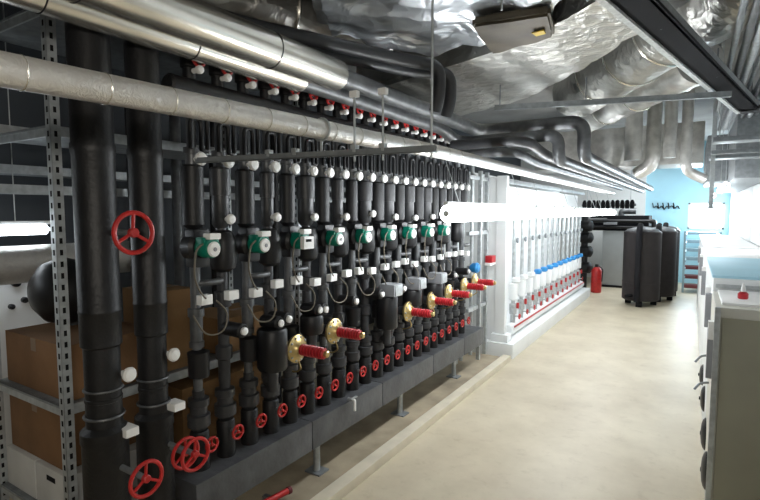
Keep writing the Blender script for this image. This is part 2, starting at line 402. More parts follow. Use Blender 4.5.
for m_ in p0.children:
    pass
for i, y in enumerate(PY[1:], 1): clone(p0, (-1.97, y, 1.535), plabel(i))
# black plate-backed controller with white face at the third pump
t = thing('pump_controller', 'square white controller box with dark screen hanging beside the third pump', 'controller', (-1.80, 2.14, 1.51))
part('case', G().box((-1.83, 2.10, 1.495), (-1.80, 2.185, 1.565), .006), WHT, t)
part('screen', G().box((-1.80, 2.115, 1.535), (-1.798, 2.16, 1.55)), DARK, t, 'dark screen strip')
part('bracket', G().tube((-1.83, 2.15, 1.53), (-1.95, 2.17, 1.53), .008, 8), GALVD, t)

# fat insulated valve drums, three with a grey actuator box on top
def drum(label, y, r, z0, z1, box):
    t = thing('mixing_valve', label, 'valve', (-1.9, y, z0))
    part('insulation', G().lathe((-1.9, y, 0), (0, 0, 1), [(z0, r * .9), (z0 + .015, r), (z1 - .015, r), (z1, r * .9)], 26), BLK2, t)
    part('branch_pipe', G().tube((-1.9, y, z0 - .12), (-1.9, y, z0 + .01), .03, 14).tube((-1.9, y, z0 - .09), (-2.0, y + .05, z0 - .09), .025, 12), GRY, t)
    if box:
        b = part('actuator', G().box((-1.93, y - .06, z1 + .005), (-1.80, y + .06, z1 + .095), .008), GBOX, t, 'light grey actuator box')
        part('neck', G().tube((-1.88, y, z1 - .01), (-1.88, y, z1 + .01), .03, 12), GALVD, b)
        part('front_plate', G().box((-1.80, y - .05, z1 + .012), (-1.793, y + .05, z1 + .088), .003), GALV, b)
    else:
        part('bonnet', G().lathe((-1.96, y, z1 + .035), (1, 0, 0), [(0, .036), (.11, .036), (.12, .028)], 16), BLK, t)
        part('bonnet_cap', G().rod((-1.84, y, z1 + .035), (-1.825, y, z1 + .035), .02, seg=12), WHT, t, 'white end cap')
    return t
drum('fat black insulated valve drum low beside the first brass flange', 1.945, .082, .85, 1.075, False)
drum('smaller black insulated valve drum just behind the first brass flange', 2.275, .07, .98, 1.09, False)
for y, n in ((3.14, 'nearest grey actuator box on its tall black valve drum'), (3.53, 'middle grey actuator box on its black valve drum'), (3.93, 'farthest grey actuator box on its black valve drum')):
    drum(n, y, .082, .84 if y < 3.3 else .95, 1.08, True)

# brass-flanged regulators with ribbed red spring housings
def regulator(label):
    t = thing('pressure_regulator', label, 'valve', (0, 0, 0), 'brass regulators with red housings')
    part('flange', G().lathe((-.03, 0, 0), (1, 0, 0), [(0, .05), (.006, .076), (.02, .08), (.024, .08), (.03, .07), (.042, .045), (.06, .036)], 28), BRASS, t, 'round brass diaphragm flange')
    b = G()
    for k in range(10):
        a = 2 * PI * k / 10; b.lathe((-.012, .067 * math.cos(a), .067 * math.sin(a)), (1, 0, 0), [(0, .007), (.018, .007), (.02, .004)], 6)
    part('flange_bolts', b, GALV, t)
    part('spring_housing', G().lathe((.025, 0, 0), (1, 0, 0), [(0, .03)] + [q for k in range(7) for q in ((.004 + k * .022, .033), (.014 + k * .022, .033), (.017 + k * .022, .029), (.021 + k * .022, .029))] + [(.16, .031), (.168, .024)], 20), REDP, t, 'ribbed red spring housing')
    part('adjusting_nut', G().lathe((.19, 0, 0), (1, 0, 0), [(0, .02), (.02, .02), (.026, .012)], 6), BRASS, t, 'brass adjusting nut')
    part('body', G().rod((-.10, 0, 0), (-.02, 0, 0), .034, seg=16), GRY, t)
    part('impulse_tube', G().path([(.0, .0, -.07), (.02, .0, -.11), (-.04, .03, -.15), (-.10, .05, -.16)], .005, .03, 8), BRASS, t, 'thin copper impulse tube')
    return t
RG = [(2.12, .925), (2.47, .955), (3.44, .915), (3.86, .94), (4.21, .955), (4.58, .975), (4.86, .985)]
gl = ['brass flange with ribbed red housing beside the fat black valve drum', 'brass flange with ribbed red housing, second along from the fat black drum',
      'brass flange with red housing below the nearest grey actuator box', 'brass flange with red housing below the middle grey actuator box',
      'brass flange with red housing below the farthest grey actuator box', 'brass flange with red housing just before the blue actuator', 'last brass flange with red housing at the bank end']
q0 = regulator(gl[0]); q0.location = (-1.87, RG[0][0], RG[0][1])
for (y, z), l in list(zip(RG, gl))[1:]: clone(q0, (-1.87, y, z), l)
# blue actuator and red flow switch at the end of the bank
t = thing('blue_actuator', 'round blue valve actuator at the end of the black pipe bank', 'actuator', (-1.90, 4.92, 1.05))
part('housing', G().lathe((-1.95, 4.92, 1.12), (1, 0, 0), [(0, .035), (.02, .05), (.07, .055), (.09, .04), (.1, .001)], 18), BLUE, t)
part('stem', G().tube((-1.99, 4.92, 1.12), (-1.94, 4.92, 1.12), .02, 10), GALVD, t)
t = thing('red_flow_switch', 'small red box switch on the steel frame beyond the blue actuator', 'switch', (-1.95, 5.55, 1.13))
part('case', G().box((-2.0, 5.48, 1.12), (-1.92, 5.62, 1.2), .01), REDP, t)
part('base_plate', G().box((-2.0, 5.46, 1.09), (-1.93, 5.64, 1.12), .004), WHT, t)

# red service pipe on the plinth and small drain cock under the manifold
t = thing('red_pipe', 'short red pipe lying on the plinth beneath the lower manifold', 'pipe', (-2.05, 1.9, .06))
part('barrel', G().rod((-2.02, 1.55, .085), (-1.93, 2.09, .085), .018, seg=14), RED, t)
part('end_cap', G().rod((-1.932, 2.08, .085), (-1.928, 2.105, .085), .022, seg=14), DRED, t)
for y in (1.65, 2.0):
    part('saddle', G().box((-2.04, y - .015, .033), (-1.90, y + .015, .072), .004), GALVD, t)
t = thing('drain_cock', 'small bright drain cock hanging on the lower manifold lip', 'valve', (-1.87, 2.62, .40))
part('body', G().rod((-1.885, 2.62, .47), (-1.84, 2.62, .47), .012, seg=10), GALV, t)
part('lever', G().box((-1.85, 2.59, .478), (-1.835, 2.66, .486), .002), GALV, t)
part('spout', G().path([(-1.845, 2.62, .47), (-1.83, 2.62, .47), (-1.83, 2.62, .40)], .009, .01, 8), WHT, t)

# ---------------------------------------------------------------- pipes overhead
g = G(); pts = [-.35, .35, .54, .73, .92, 1.12, 1.34]
t = thing('foil_pipe', 'long foil wrapped pipe crossing the whole picture before the black risers', 'pipe', (-1.3, 4.8, 1.99))
prof = []
ys = [-.4 + .19 * k for k in range(58)]
for k, y in enumerate(ys):
    z = 2.01 + .047 * min(1, max(0, (y - .4) / 2.3))
    prof.append((y, z))
g.path([(-1.3, y, z) for y, z in prof], .039, 0, 18)
part('foil_wrap', g, FOILP, t)
for k, (y, z) in enumerate(prof[::1]):
    if .2 < y < 3.2:
        part('band', G().ring((-1.3, y, z), (0, 1, .02), .0395, .0016, 24, 6), JACK, t)
def jacket(label, x, z, r, y1, y0=-.6, seams=()):
    t = thing('jacketed_pipe', label, 'pipe', (x, (y0 + y1) / 2, z - r))
    part('jacket', G().lathe((x, y0, z), (0, 1, 0), [(0, r), (y1 - y0 - .006, r), (y1 - y0, r * .97)], 32), JACK, t)
    part('end_plate', G().lathe((x, y1 - .002, z), (0, 1, 0), [(0, r * .96), (.006, r * .9)], 32), GALVD, t)
    for s in seams: part('seam_band', G().ring((x, s, z), (0, 1, 0), r, .0025, 32, 6), DARK, t)
    return t
jacket('thicker bright metal jacketed pipe under the ceiling, ending above the risers', -1.72, 2.46, .084, 2.30, seams=(.9, 1.78))
jacket('thinner bright metal jacketed pipe just below the thicker jacketed one', -1.85, 2.415, .062, 2.14, seams=(.85, 1.44))
def lagged(label, pts, r, m, hang=(), bend=.12, cat='pipe', name='lagged_pipe'):
    g = G().path(pts, r, bend, 18, 7)
    o = single(name, g, m, label, cat)
    return o
lagged('dark lagged pipe continuing from the thicker jacket, turning and dropping at a gooseneck', [(-1.72, 2.31, 2.46), (-1.72, 4.52, 2.46), (-.80, 4.52, 2.46), (-.80, 4.52, 2.17), (-.80, 5.0, 2.17), (-.74, 11.5, 2.17)], .054, STEEL)
lagged('dark lagged pipe continuing from the thinner jacket, dropping beside the gooseneck', [(-1.85, 2.15, 2.415), (-1.85, 3.95, 2.41), (-1.85, 4.32, 2.335), (-.96, 4.32, 2.335), (-.96, 4.32, 2.13), (-.96, 4.9, 2.13), (-.90, 11.5, 2.13)], .05, STEEL)
lagged('flat lying grey pipe under the gooseneck, bending to run along the aisle', [(-1.75, 3.95, 2.26), (-1.12, 3.95, 2.26), (-1.12, 4.5, 2.2), (-1.08, 11.0, 2.2)], .042, GRY, bend=.2)
lagged('grey pipe bending beside the flat one above the foil pipe', [(-1.85, 4.15, 2.20), (-1.26, 4.15, 2.20), (-1.26, 4.7, 2.16), (-1.22, 11.0, 2.16)], .038, STEEL, bend=.2)
lagged('dark pipe high at the ceiling with a round bend, nearer of its pair', [(-2.1, 1.3, 2.66), (-1.95, 1.85, 2.64), (-1.55, 2.80, 2.64), (-1.42, 3.0, 2.64), (-1.42, 3.0, 2.46), (-1.46, 3.02, 2.36)], .04, GRY, bend=.12)
lagged('dark pipe high at the ceiling with a round bend, farther of its pair', [(-2.25, 1.4, 2.66), (-2.1, 1.95, 2.64), (-1.62, 3.05, 2.64), (-1.43, 3.2, 2.64), (-1.43, 3.2, 2.46), (-1.47, 3.22, 2.36)], .04, GRY, bend=.12)
for i, (x, z, r) in enumerate(((-2.2, 2.55, .05), (-2.5, 2.66, .07), (-2.65, 3.22, .06))):
    lagged(['dark pipe running behind the red top handwheels', 'thicker dark pipe running behind and above the red top handwheels', 'dark pipe close to the ceiling over the jacketed pipes'][i], [(x, -.5, z), (x, 3.4, z)], r, GRY)

# ---------------------------------------------------------------- steel supports
t = thing('strut_support', 'horizontal steel strut hung on rods under the foil pipe', 'strut', (-1.4, 1.62, 1.91))
def channel(a, b, w=.021):
    a = V(a); b = V(b); d = (b - a); L = d.length; ang = math.atan2(d.y, d.x); c = (a + b) / 2
    g = G(); M = Matrix.Rotation(ang, 3, 'Z')
    def bx(y0, y1, z0, z1):
        cc = c + M @ V((0, (y0 + y1) / 2, 0)); h = V((L / 2, (y1 - y0) / 2, 0))
        g.box((cc.x - h.x, cc.y - h.y, c.z + z0), (cc.x + h.x, cc.y + h.y, c.z + z1), 0, ang)
    bx(-w, w, -w, -w + .004); bx(-w, -w + .004, -w, w); bx(w - .004, w, -w, w)
    return g
part('rail', channel((-1.94, 1.52, 1.935), (-.82, 1.705, 1.935), .012), GALVD, t)
for x, y in ((-.835, 1.70), (-1.03, 1.672), (-1.15, 1.652)):
    part('threaded_rod', G().tube((x, y, 1.9), (x, y, 2.79 if x > -.9 else 2.165), .0045, 8), GALV, t)
    if x < -.9: part('rod_nut', G().box((x - .018, y - .012, 2.15), (x + .018, y + .012, 2.175), .004), WHT, t, 'pale nut on the rod end')
for x, y in ((-1.03, 1.672), (-1.15, 1.652), (-1.42, 1.607), (-1.55, 1.586)):
    part('clip', G().box((x - .012, y - .014, 1.935), (x + .012, y + .014, 1.965), .003), GALV, t)
part('pipe_clamp', G().ring((-1.3, 1.63, 2.035), (0, 1, 0), .044, .005, 20, 6).tube((-1.3, 1.63, 1.93), (-1.3, 1.63, 1.995), .006, 8), GALV, t)
t = thing('strut_support', 'thin dark steel strut spanning the aisle under the foil ducts', 'strut', (-.6, 4.3, 2.53))
part('rail', channel((-1.42, 4.06, 2.555), (.20, 4.50, 2.555), .02), GALVD, t)
for x, y in ((-1.38, 4.07), (-.75, 4.25), (.05, 4.455)): part('threaded_rod', G().tube((x, y, 2.54), (x, y, 2.75), .005, 8), GALVD, t)
for i, (x, y, z0, l) in enumerate(((-.78, 2.3, 2.62, 'thin hanging rod before the crumpled foil bag'), (-.42, 2.35, 2.60, 'thin hanging rod before the brown board'))):
    single('threaded_rod', G().tube((x, y, z0), (x, y, 2.80), .005, 8), GALV, l, 'rod')

# slanting tray at the ceiling: dark base with a bright side rail
t = thing('cable_tray', 'dark cable tray with bright edge slanting across the ceiling', 'cable tray', (0, 4, 2.58))
pa = [(-.52, 1.5), (-.335, 2.4), (.325, 5.62)]; wd = .135
poly = [(x, y) for x, y in pa] + [(x + wd, y - .05) for x, y in pa[::-1]]
part('base', G().prism(poly, 2.60, 2.615), DARK, t)
def wall_line(p, q, z0, z1, w):
    d = (V((q[0], q[1], 0)) - V((p[0], p[1], 0))); n = V((-d.y, d.x, 0)).normalized() * w
    return G().prism([(p[0], p[1]), (q[0], q[1]), (q[0] + n.x, q[1] + n.y), (p[0] + n.x, p[1] + n.y)], z0, z1)
part('side_rail', wall_line(pa[0], pa[2], 2.585, 2.66, .03), ZINC, t, 'bright steel side rail')
part('side_rail', wall_line((pa[0][0] + wd, pa[0][1]), (pa[2][0] + wd, pa[2][1] - .05), 2.60, 2.66, .012), GALVD, t)
part('end_tray', G().box((.32, 5.5, 2.60), (.70, 5.75, 2.63)), GRY, t)
for x, y, zt in ((-.17, 2.9, 2.75), (.10, 4.1, 2.79), (.38, 5.3, ZC)): part('threaded_rod', G().tube((x, y, 2.6), (x, y, zt), .005, 8), GALVD, t)
for k in range(5):
    dx = .03 + .02 * k
    part('cable', G().path([(pa[0][0] + dx, pa[0][1], 2.63), (pa[1][0] + dx, pa[1][1], 2.63), (pa[2][0] + dx - .01, pa[2][1] - .06, 2.63)], .009, .3, 8), BLK2, t)
# bundle of conduits by the wall
for k in range(8):
    x = .17 + .058 * k; z = 2.70 + .009 * ((k * 5) % 4)
    single('conduit', G().path([(x, 1.2, z), (x, 3 + .1 * k, z + .01), (x + .005, 7.5, z)], .017 + .004 * (k % 3), .2, 10), (GALVD, STEEL, GALV)[k % 3],
           f'{ORD[k]} grey conduit of the ceiling bundle, counted from the slanting tray', 'conduit', 'ceiling conduits by the wall')
t = thing('hanging_channel', 'upright steel channel hanging from the ceiling above the white machines', 'channel', (.16, 6.1, 1.75))
part('post', G().box((.13, 6.08, 1.75), (.17, 6.12, ZC), .004), GALV, t)
part('cross_arm', G().box((.13, 6.0, 2.27), (.70, 6.04, 2.31), .004), GALVD, t)
part('foot_plate', G().box((.10, 6.05, 1.735), (.20, 6.15, 1.75), .003), GALV, t)
for y, z, l in ((5.2, 2.36, 'upper dark crosswise tray over the white machines'), (6.15, 2.30, 'lower grey crosswise tray over the white machines')):
    t = thing('cross_tray', l, 'cable tray', (.41, y + .11, z - .06))
    part('base', G().box((.12, y, z - .06), (.70, y + .22, z - .02), .006), GALVD, t)
    for x in (.17, .63): part('threaded_rod', G().tube((x, y + .11, z - .03), (x, y + .11, ZC), .004, 8), GALV, t)

# ---------------------------------------------------------------- foil ducts
def prism_duct(poly, z0, z1, amp, freq, cuts, bev=.04):
    g = G().prism(poly, z0, z1)
    bmesh.ops.bevel(g.bm, geom=g.bm.edges[:], offset=bev, segments=2, affect='EDGES')
    bmesh.ops.triangulate(g.bm, faces=g.bm.faces[:])
    for _ in range(cuts): 
        long = [e for e in g.bm.edges if e.calc_length() > .07]
        bmesh.ops.subdivide_edges(g.bm, edges=long, cuts=1)
        bmesh.ops.triangulate(g.bm, faces=g.bm.faces[:])
    return g.crumple(amp, freq)
single('foil_duct', prism_duct([(-2.6, 3.72), (-1.6, 3.40), (-1.08, 3.25), (-.62, 2.9), (-.28, 2.58), (.10, 2.1), (.12, 2.6), (-.05, 2.95), (-.68, 3.9), (-1.30, 4.72), (-2.4, 5.3)], 2.74, 3.12, .013, 5, 4), FOIL,
       'broad crumpled foil duct sweeping across the middle of the ceiling', 'duct', ang=60)
def round_duct(label, a, b, r, m, seams, amp=.012):
    a = V(a); b = V(b); n = 40; t = thing('round_duct', label, 'duct', (a + b) / 2 - V((0, 0, r)))
    d, u, w = frame_of(b - a)
    g = G().rings([[a + (b - a) * (i / n) + (u * math.cos(2 * PI * k / 40) + w * math.sin(2 * PI * k / 40)) * r for k in range(40)] for i in range(n + 1)])
    part('foil_wrap', g.crumple(amp, 8), m, t)
    for s in seams: part('seam_band', G().ring(a + (b - a) * s, b - a, r + amp * .4, .011, 40, 6), JACK, t)
    return t
round_duct('round foil wrapped duct beside the slanting tray, with bright seam bands', (-1.15, 6.0, 3.02), (.42, 3.1, 3.02), .27, FOIL, (.25, .45, .62))
round_duct('round foil duct farther along the ceiling, beyond the thin strut', (-1.3, 7.3, 2.95), (.0, 5.0, 2.95), .19, PALE, (.3, .6))
round_duct('dull grey round duct over the bright jacketed pipes', (-2.9, .9, 2.95), (-1.9, 3.1, 2.95), .17, FOILD, (.3, .7))
single('foil_bag', prism_duct([(-2.0, 2.5), (-1.45, 1.6), (-.45, 1.2), (.05, 1.5), (-.36, 2.5), (-.72, 2.84), (-1.1, 3.14), (-1.6, 3.28)], 2.76, 3.2, .05, 4.5, 4, .08), PLEN,
       'crumpled foil lagging tinted with bluish daylight reflection over the jacketed pipe ends', 'lagging', ang=60)
t = thing('brown_board', 'brownish insulated board tucked beside the crumpled foil duct', 'board', (-.9, 2.9, 2.66))
part('board', prism_duct([(-1.06, 2.64), (-.66, 2.70), (-.72, 3.06), (-1.14, 3.18)], 2.705, 2.76, .010, 8, 3, .015), BROWN, t)
part('sticker', G().prism([(-.80, 2.87), (-.73, 2.86), (-.735, 2.92), (-.79, 2.93)], 2.688, 2.694), YEL, t, 'yellow sticker')
for i, (x, y, r, z0, ex) in enumerate(((-.68, 7.2, .10, 2.36, .0), (-.46, 7.3, .085, 2.30, -.18), (-.27, 7.1, .07, 2.36, 0), (-.10, 7.2, .06, 2.20, .2))):
    pts = [(x, y, 3.34), (x, y, z0)] + ([(x + ex, y + .1, z0 - .1)] if ex else [])
    g = G().path(pts, r, .14, 20, 6); bmesh.ops.subdivide_edges(g.bm, edges=[e for e in g.bm.edges if e.calc_length() > .2], cuts=14)
    single('drop_duct', g.crumple(.004, 10), PALE, f'{ORD[i]} foil drop duct from the aisle side, hanging under the far ceiling', 'duct', 'foil drop ducts')
# sheet steel plenum box at the far ceiling
single('plenum_box', G().box((-2.3, 8.6, 2.4), (.10, 9.4, 3.0), .02), PALE, 'large dull metal duct box under the far ceiling', 'duct')

# ---------------------------------------------------------------- slotted shelving and boxes
t = thing('slotted_shelving', 'grey slotted angle shelving rack behind the fat black pipes', 'shelving', (-2.65, 1.7, 0))
def slotted(x, y, z0, z1):
    g = G(); g.box((x - .02, y, z0), (x + .02, y + .003, z1)); g.box((x + .017, y, z0), (x + .02, y + .04, z1))
    g.mi = 1
    n = int((z1 - z0) / .05)
    for k in range(n):
        z = z0 + .03 + k * .05
        g.box((x - .006, y - .0012, z), (x + .006, y, z + .024)); g.box((x + .02, y + .014, z), (x + .0212, y + .026, z + .024))
    return g
for x, y in ((-2.3, 1.065), (-3.0, 1.065), (-2.3, 2.6), (-3.0, 2.6)):
    part('upright', slotted(x, y, .0 if x < -9 else .035 if x > -3.0 else 0.0, 2.62), [GALV, DARK], t, 'perforated steel upright')
for z in (.80, .25, 2.02, 2.52):
    part('end_beam', G().box((-2.98, 1.075, z), (-2.32, 1.085, z + .045), .002), GALV, t)
    part('shelf_panel', G().box((-2.98, 1.07, z + .035), (-2.32, 2.60, z + .045), .001), GALVD, t)
    part('long_beam', G().box((-2.318, 1.07, z), (-2.308, 2.6, z + .045), .002), GALV, t)
def carton(name, label, a, b, m, flaps=True, hole=False, tape=True):
    a = V(a); b = V(b)
    t = thing(name, label, 'box', ((a.x + b.x) / 2, (a.y + b.y) / 2, a.z))
    part('carton', G().box(a, b, .004), m, t)
    if tape:
        cx = (a.x + b.x) / 2
        part('tape', G().box((cx - .025, a.y - .001, b.z - .06), (cx + .025, a.y, b.z)).box((cx - .025, a.y, b.z), (cx + .025, b.y, b.z + .001)), TAPE, t, 'strip of brown tape')
    if hole: part('hand_hole', G().box(((a.x + b.x) / 2 - .04, a.y - .001, b.z - .06), ((a.x + b.x) / 2 + .04, a.y, b.z - .035)), DARK, t, 'dark hand hole')
    if flaps: part('flap', G().box((a.x, a.y, b.z), (b.x, (a.y + b.y) / 2 - .002, b.z + .003)), m, t)
    return t
carton('cardboard_box', 'wide brown cardboard box on the upper rack shelf by the slotted post', (-2.93, 1.11, .848), (-2.345, 1.55, 1.10), CARD)
carton('cardboard_box', 'tall brown cardboard box under the shelf beam by the slotted post', (-2.95, 1.12, .50), (-2.42, 1.52, .79), CARD)
carton('white_box', 'white cardboard box with dark hand hole at the rack bottom', (-2.66, 1.10, .298), (-2.36, 1.5, .495), WBOX, False, True, False)
carton('white_box', 'white cardboard box without a hole beside the one with the hand hole', (-2.97, 1.10, .298), (-2.67, 1.5, .495), WBOX, False, False, False)
carton('cardboard_box', 'tall tan cardboard box glimpsed between the two fat black pipes', (-2.66, 1.57, .848), (-2.345, 1.80, 1.28), CARD2)
carton('cardboard_box', 'tan cardboard box glimpsed behind the first thin risers', (-2.72, 1.98, .848), (-2.345, 2.45, 1.06), CARD2)
carton('cardboard_box', 'tan cardboard box low behind the first thin risers', (-2.8, 1.7, .298), (-2.345, 2.35, .72), CARD2)
single('paper_roll', G().lathe((-2.36, 1.115, .298), (-.04, .02, 1), [(0, .022), (.33, .022)], 14), WHT, 'slim white roll leaning behind the slotted post', 'roll')

# ---------------------------------------------------------------- back aisle on the left
single('foil_duct', G().path([(-3.15, -.6, 1.41), (-3.15, 1.9, 1.41)], .105, 0, 24), FOILP, 'foil wrapped pipe below the bluish strip light behind the rack', 'duct')
t = thing('control_cabinet', 'pale blue grey control cabinet standing behind the brown boxes', 'cabinet', (-3.6, 1.2, 0))
part('body', G().box((-3.95, .2, 0), (-3.42, 2.0, 1.42), .01), WALLW, t)
part('door_seam', G().box((-3.42, .98, .1), (-3.418, .99, 1.36)), DARK, t)
for y, z, r in ((1.36, 1.28, .025), (1.33, 1.14, .016), (1.40, 1.17, .018), (1.12, 1.05, .03)):
    part('knob', G().rod((-3.42, y, z), (-3.39, y, z), r, seg=14), BLK2, t)
part('key_tag', G().box((-3.42, 1.20, 1.02), (-3.41, 1.24, 1.13), .003), YEL, t, 'yellow tag')
t = thing('expansion_vessel', 'round dark vessel half hidden behind the slotted post', 'vessel', (-2.80, 1.36, 1.103))
part('shell', G().lathe((-2.80, 1.34, 1.285), (0, 1, 0), [(-.16, .02), (-.14, .09), (-.09, .15), (0, .18), (.1, .15), (.15, .02)], 24), BLK2, t)
part('stand', G().box((-2.85, 1.34, 1.103), (-2.75, 1.44, 1.14), .004), STEEL, t)
for i, (z, x, w_) in enumerate(((2.12, -3.3, .25), (1.92, -3.4, .18), (1.80, -3.2, .12))):
    t = thing('back_cable_tray', ['upper grey cable tray', 'middle grey cable tray', 'lower grey cable tray'][i] + ' in the dark gangway behind the rack', 'cable tray', (x, 2, z))
    part('base', G().box((x - w_ / 2, -.5, z), (x + w_ / 2, 5.2, z + .008)), GALVD, t)
    for s in (-1, 1): part('side_rail', G().box((x + s * w_ / 2 - .004, -.5, z), (x + s * w_ / 2 + .004, 5.2, z + .05)), GALV, t)
for i in range(7):
    y = 1.9 + .32 * i
    single('back_pipe', G().tube((-3.05, y, .0), (-3.05, y, 2.4), .035, 12), STEEL if i % 2 else BLK, f'{ORD[i]} pipe standing in the dark gangway behind the black bank', 'pipe', 'pipes in the back gangway')

# ---------------------------------------------------------------- steel frame and white pipe bank
t = thing('strut_stand', 'galvanised steel strut frame between the black and white pipe banks', 'frame', (-2.0, 5.4, .035))
for x, y in ((-2.0, 5.30), (-2.02, 5.56), (-2.35, 5.30)):
    part('post', G().box((x - .02, y - .02, .035), (x + .02, y + .02, 2.15), .003), GALV, t)
    
for z in (.62, 1.45, 2.05):
    part('rail', G().box((-2.04, 5.0, z), (-2.0, 5.58, z + .04), .003), GALV, t)
part('back_panel', G().box((-2.42, 5.1, .2), (-2.40, 5.7, 2.0), .002), WHTP, t)
for i, y in enumerate((5.02, 5.16, 5.44)):
    single('steel_pipe', G().path([(-2.15, y, .17 if 0 else .035), (-2.15, y, 2.3)], .022, 0, 12), GALV, ['bare pipe by the bank end', 'bare pipe just before the frame post', 'bare pipe inside the steel frame'][i] + ', upright and pale', 'pipe')
t = thing('white_end_panel', 'white upright end panel where the white pipe bank begins', 'panel', (-1.95, 5.72, .17))
part('panel', G().box((-2.38, 5.72, .17), (-1.95, 5.75, 2.1), .004), WHTP, t)
part('post', G().box((-1.95, 5.70, .17), (-1.83, 5.78, 2.12), .006), WHTP, t)
part('foot_block', G().box((-1.98, 5.66, .17), (-1.78, 5.82, .26), .006), WHTP, t)
t = thing('white_canopy_beam', 'long grey beam along the top of the white pipe bank', 'rail', (-1.9, 8.2, 2.03))
part('rail', G().box((-1.93, 5.79, 2.04), (-1.87, 10.8, 2.09), .006), GALVD, t)
part('top_duct', G().box((-2.36, 5.8, 1.78), (-2.0, 10.8, 2.03), .02), WHTP, t)
def wriser(label, blue):
    t = thing('white_riser', label, 'pipe', (0, 0, 0), 'white lagged risers of the far bank')
    part('pipe', G().lathe((0, 0, 0), (0, 0, 1), [(.30, .03), (.42, .03), (.425, .045), (.55, .045), (.56, .022), (1.80, .022)], 14), GALV, t)
    part('body', G().rod((0, 0, .60), (0, 0, .82), .055, .012, 16), WHTP, t)
    part('cap', G().rod((.03, 0, .82), (.03, 0, .89), .052, .015, 16), BLUE if blue else WHTP, t, 'blue actuator cap' if blue else None)
    w = part('handwheel', G().wheel((.085, 0, .40), (1, 0, 0), .03, .007, 3), RED, t, 'red handwheel')
    part('stem', G().tube((.03, 0, .40), (.085, 0, .40), .01, 8), GALV, w)
    part('gauge', G().rod((.03, 0, 1.35), (.055, 0, 1.35), .035, seg=14), GALVD, t)
    part('red_handle', G().box((.045, -.012, .50), (.075, .012, .57), .003), RED, t, 'red lever')
    return t
wl = lambda k: f'{ORD[k]} white riser of the far bank, counted from the white end panel, ' + ('blue capped' if k > 2 else 'white capped')
wy = [6.15 + .35 * k for k in range(13)]
wr = wriser(wl(0), False); wr.location = (-1.87, wy[0], 0)
wb = wriser(wl(3), True); wb.location = (-1.87, wy[3], 0)
for k in (1, 2): clone(wr, (-1.87, wy[k], 0), wl(k))
for k in range(4, 13): clone(wb, (-1.87, wy[k], 0), wl(k))
t = thing('white_manifold', 'low white manifold with red band carrying the white risers', 'manifold', (-1.87, 8.2, .17))
part('lagging', G().rod((-1.87, 5.95, .25), (-1.87, 10.65, .25), .07, .01, 18), WHTP, t)
part('red_band', G().box((-1.805, 6.0, .285), (-1.795, 10.6, .305), .003), RED, t, 'long red marker band')

# ---------------------------------------------------------------- far end
single('fire_extinguisher_body', G().lathe((-1.72, 11.25, 0), (0, 0, 1), [(0, .08), (.02, .09), (.42, .09), (.48, .06), (.5, .03)], 18), RED, 'x', 'x') if 0 else None
t = thing('fire_extinguisher', 'red fire extinguisher standing before the grey boiler cabinet', 'fire extinguisher', (-1.68, 11.35, 0))
part('cylinder', G().lathe((-1.68, 11.35, 0), (0, 0, 1), [(0, .095), (.02, .105), (.46, .105), (.52, .07), (.55, .03)], 20), RED, t)
part('valve_head', G().box((-1.71, 11.31, .54), (-1.65, 11.39, .60), .008), BLK2, t)
part('hose', G().path([(-1.65, 11.33, .57), (-1.55, 11.28, .52), (-1.56, 11.26, .25)], .012, .06, 8), BLK2, t)
t = thing('boiler_cabinet', 'tall grey boiler cabinet with black pipe frame at the far end', 'boiler', (-1.45, 12.8, 0))
part('body', G().box((-1.72, 12.3, .03), (-1.03, 13.4, 1.28), .015), CAB, t)
part('base_frame', G().box((-1.74, 12.28, 0), (-1.01, 13.4, .05), .005), DARK, t)
part('door_seam', G().box((-1.06, 12.295, .08), (-1.055, 12.301, 1.2)), DARK, t)
part('handle', G().box((-1.28, 12.275, .62), (-1.20, 12.30, .65), .005), BLK2, t, 'small black handle')
part('black_hood', G().box((-2.0, 12.35, 1.28), (-.80, 13.3, 1.62), .02), DARK, t, 'black hood above the cabinet')
for k, zz in enumerate((1.36, 1.5)): part('pipe', G().rod((-2.05, 12.28, zz), (-.72, 12.28, zz), .035, seg=12), BLK2, t)
part('side_pipe', G().path([(-.78, 12.28, 1.5), (-.70, 12.28, 1.5), (-.70, 12.28, 0)], .05, .06, 12), BLK2, t)
part('sign_plate', G().box((-1.70, 12.225, 1.415), (-1.42, 12.245, 1.475), .002), GBOX, t, 'pale grey nameplate')
part('flue', G().path([(-1.4, 12.8, 1.61), (-1.4, 12.8, 1.72), (-1.1, 12.8, 1.72)], .07, .06, 14), STEEL, t)
t = thing('valve_stack', 'black clutter of stacked valves between white bank and boiler', 'valve', (-1.95, 11.6, 0))
part('pipe', G().tube((-1.98, 11.6, 0), (-1.98, 11.6, 1.6), .07, 14), BLK, t)
for z in (.5, .85, 1.15, 1.4):
    part('valve_body', G().lathe((-2.05, 11.55, z), (1, -.3, 0), [(0, .05), (.02, .12), (.22, .12), (.26, .06)], 14), BLK2, t)
part('cross_pipe', G().tube((-1.98, 11.6, 1.52), (-1.62, 12.0, 1.52), .05, 12), BLK, t)
t = thing('valve_rack', 'dark row of valves on a pipe hung above the boiler cabinet', 'pipe rack', (-1.4, 11.0, 1.84))
part('pipe', G().rod((-1.95, 11.0, 1.84), (-.95, 11.0, 1.84), .025, seg=12), STEEL, t)
for k in range(11):
    x = -1.9 + .088 * k
    part('valve', G().lathe((x, 11.0, 1.80), (0, 0, 1), [(-.03, .03), (-.01, .042), (.09 + .02 * (k % 2), .042), (.14, .02)], 10), DARK, t)
for x in (-1.85, -1.05): part('hanger', G().tube((x, 11.0, 1.85), (x, 11.0, ZC), .005, 8), GALV, t)
t = thing('cable_loops', 'tangle of thin dark cables looped on the pale blue end wall', 'cable', (-.6, 13.9, 1.75))
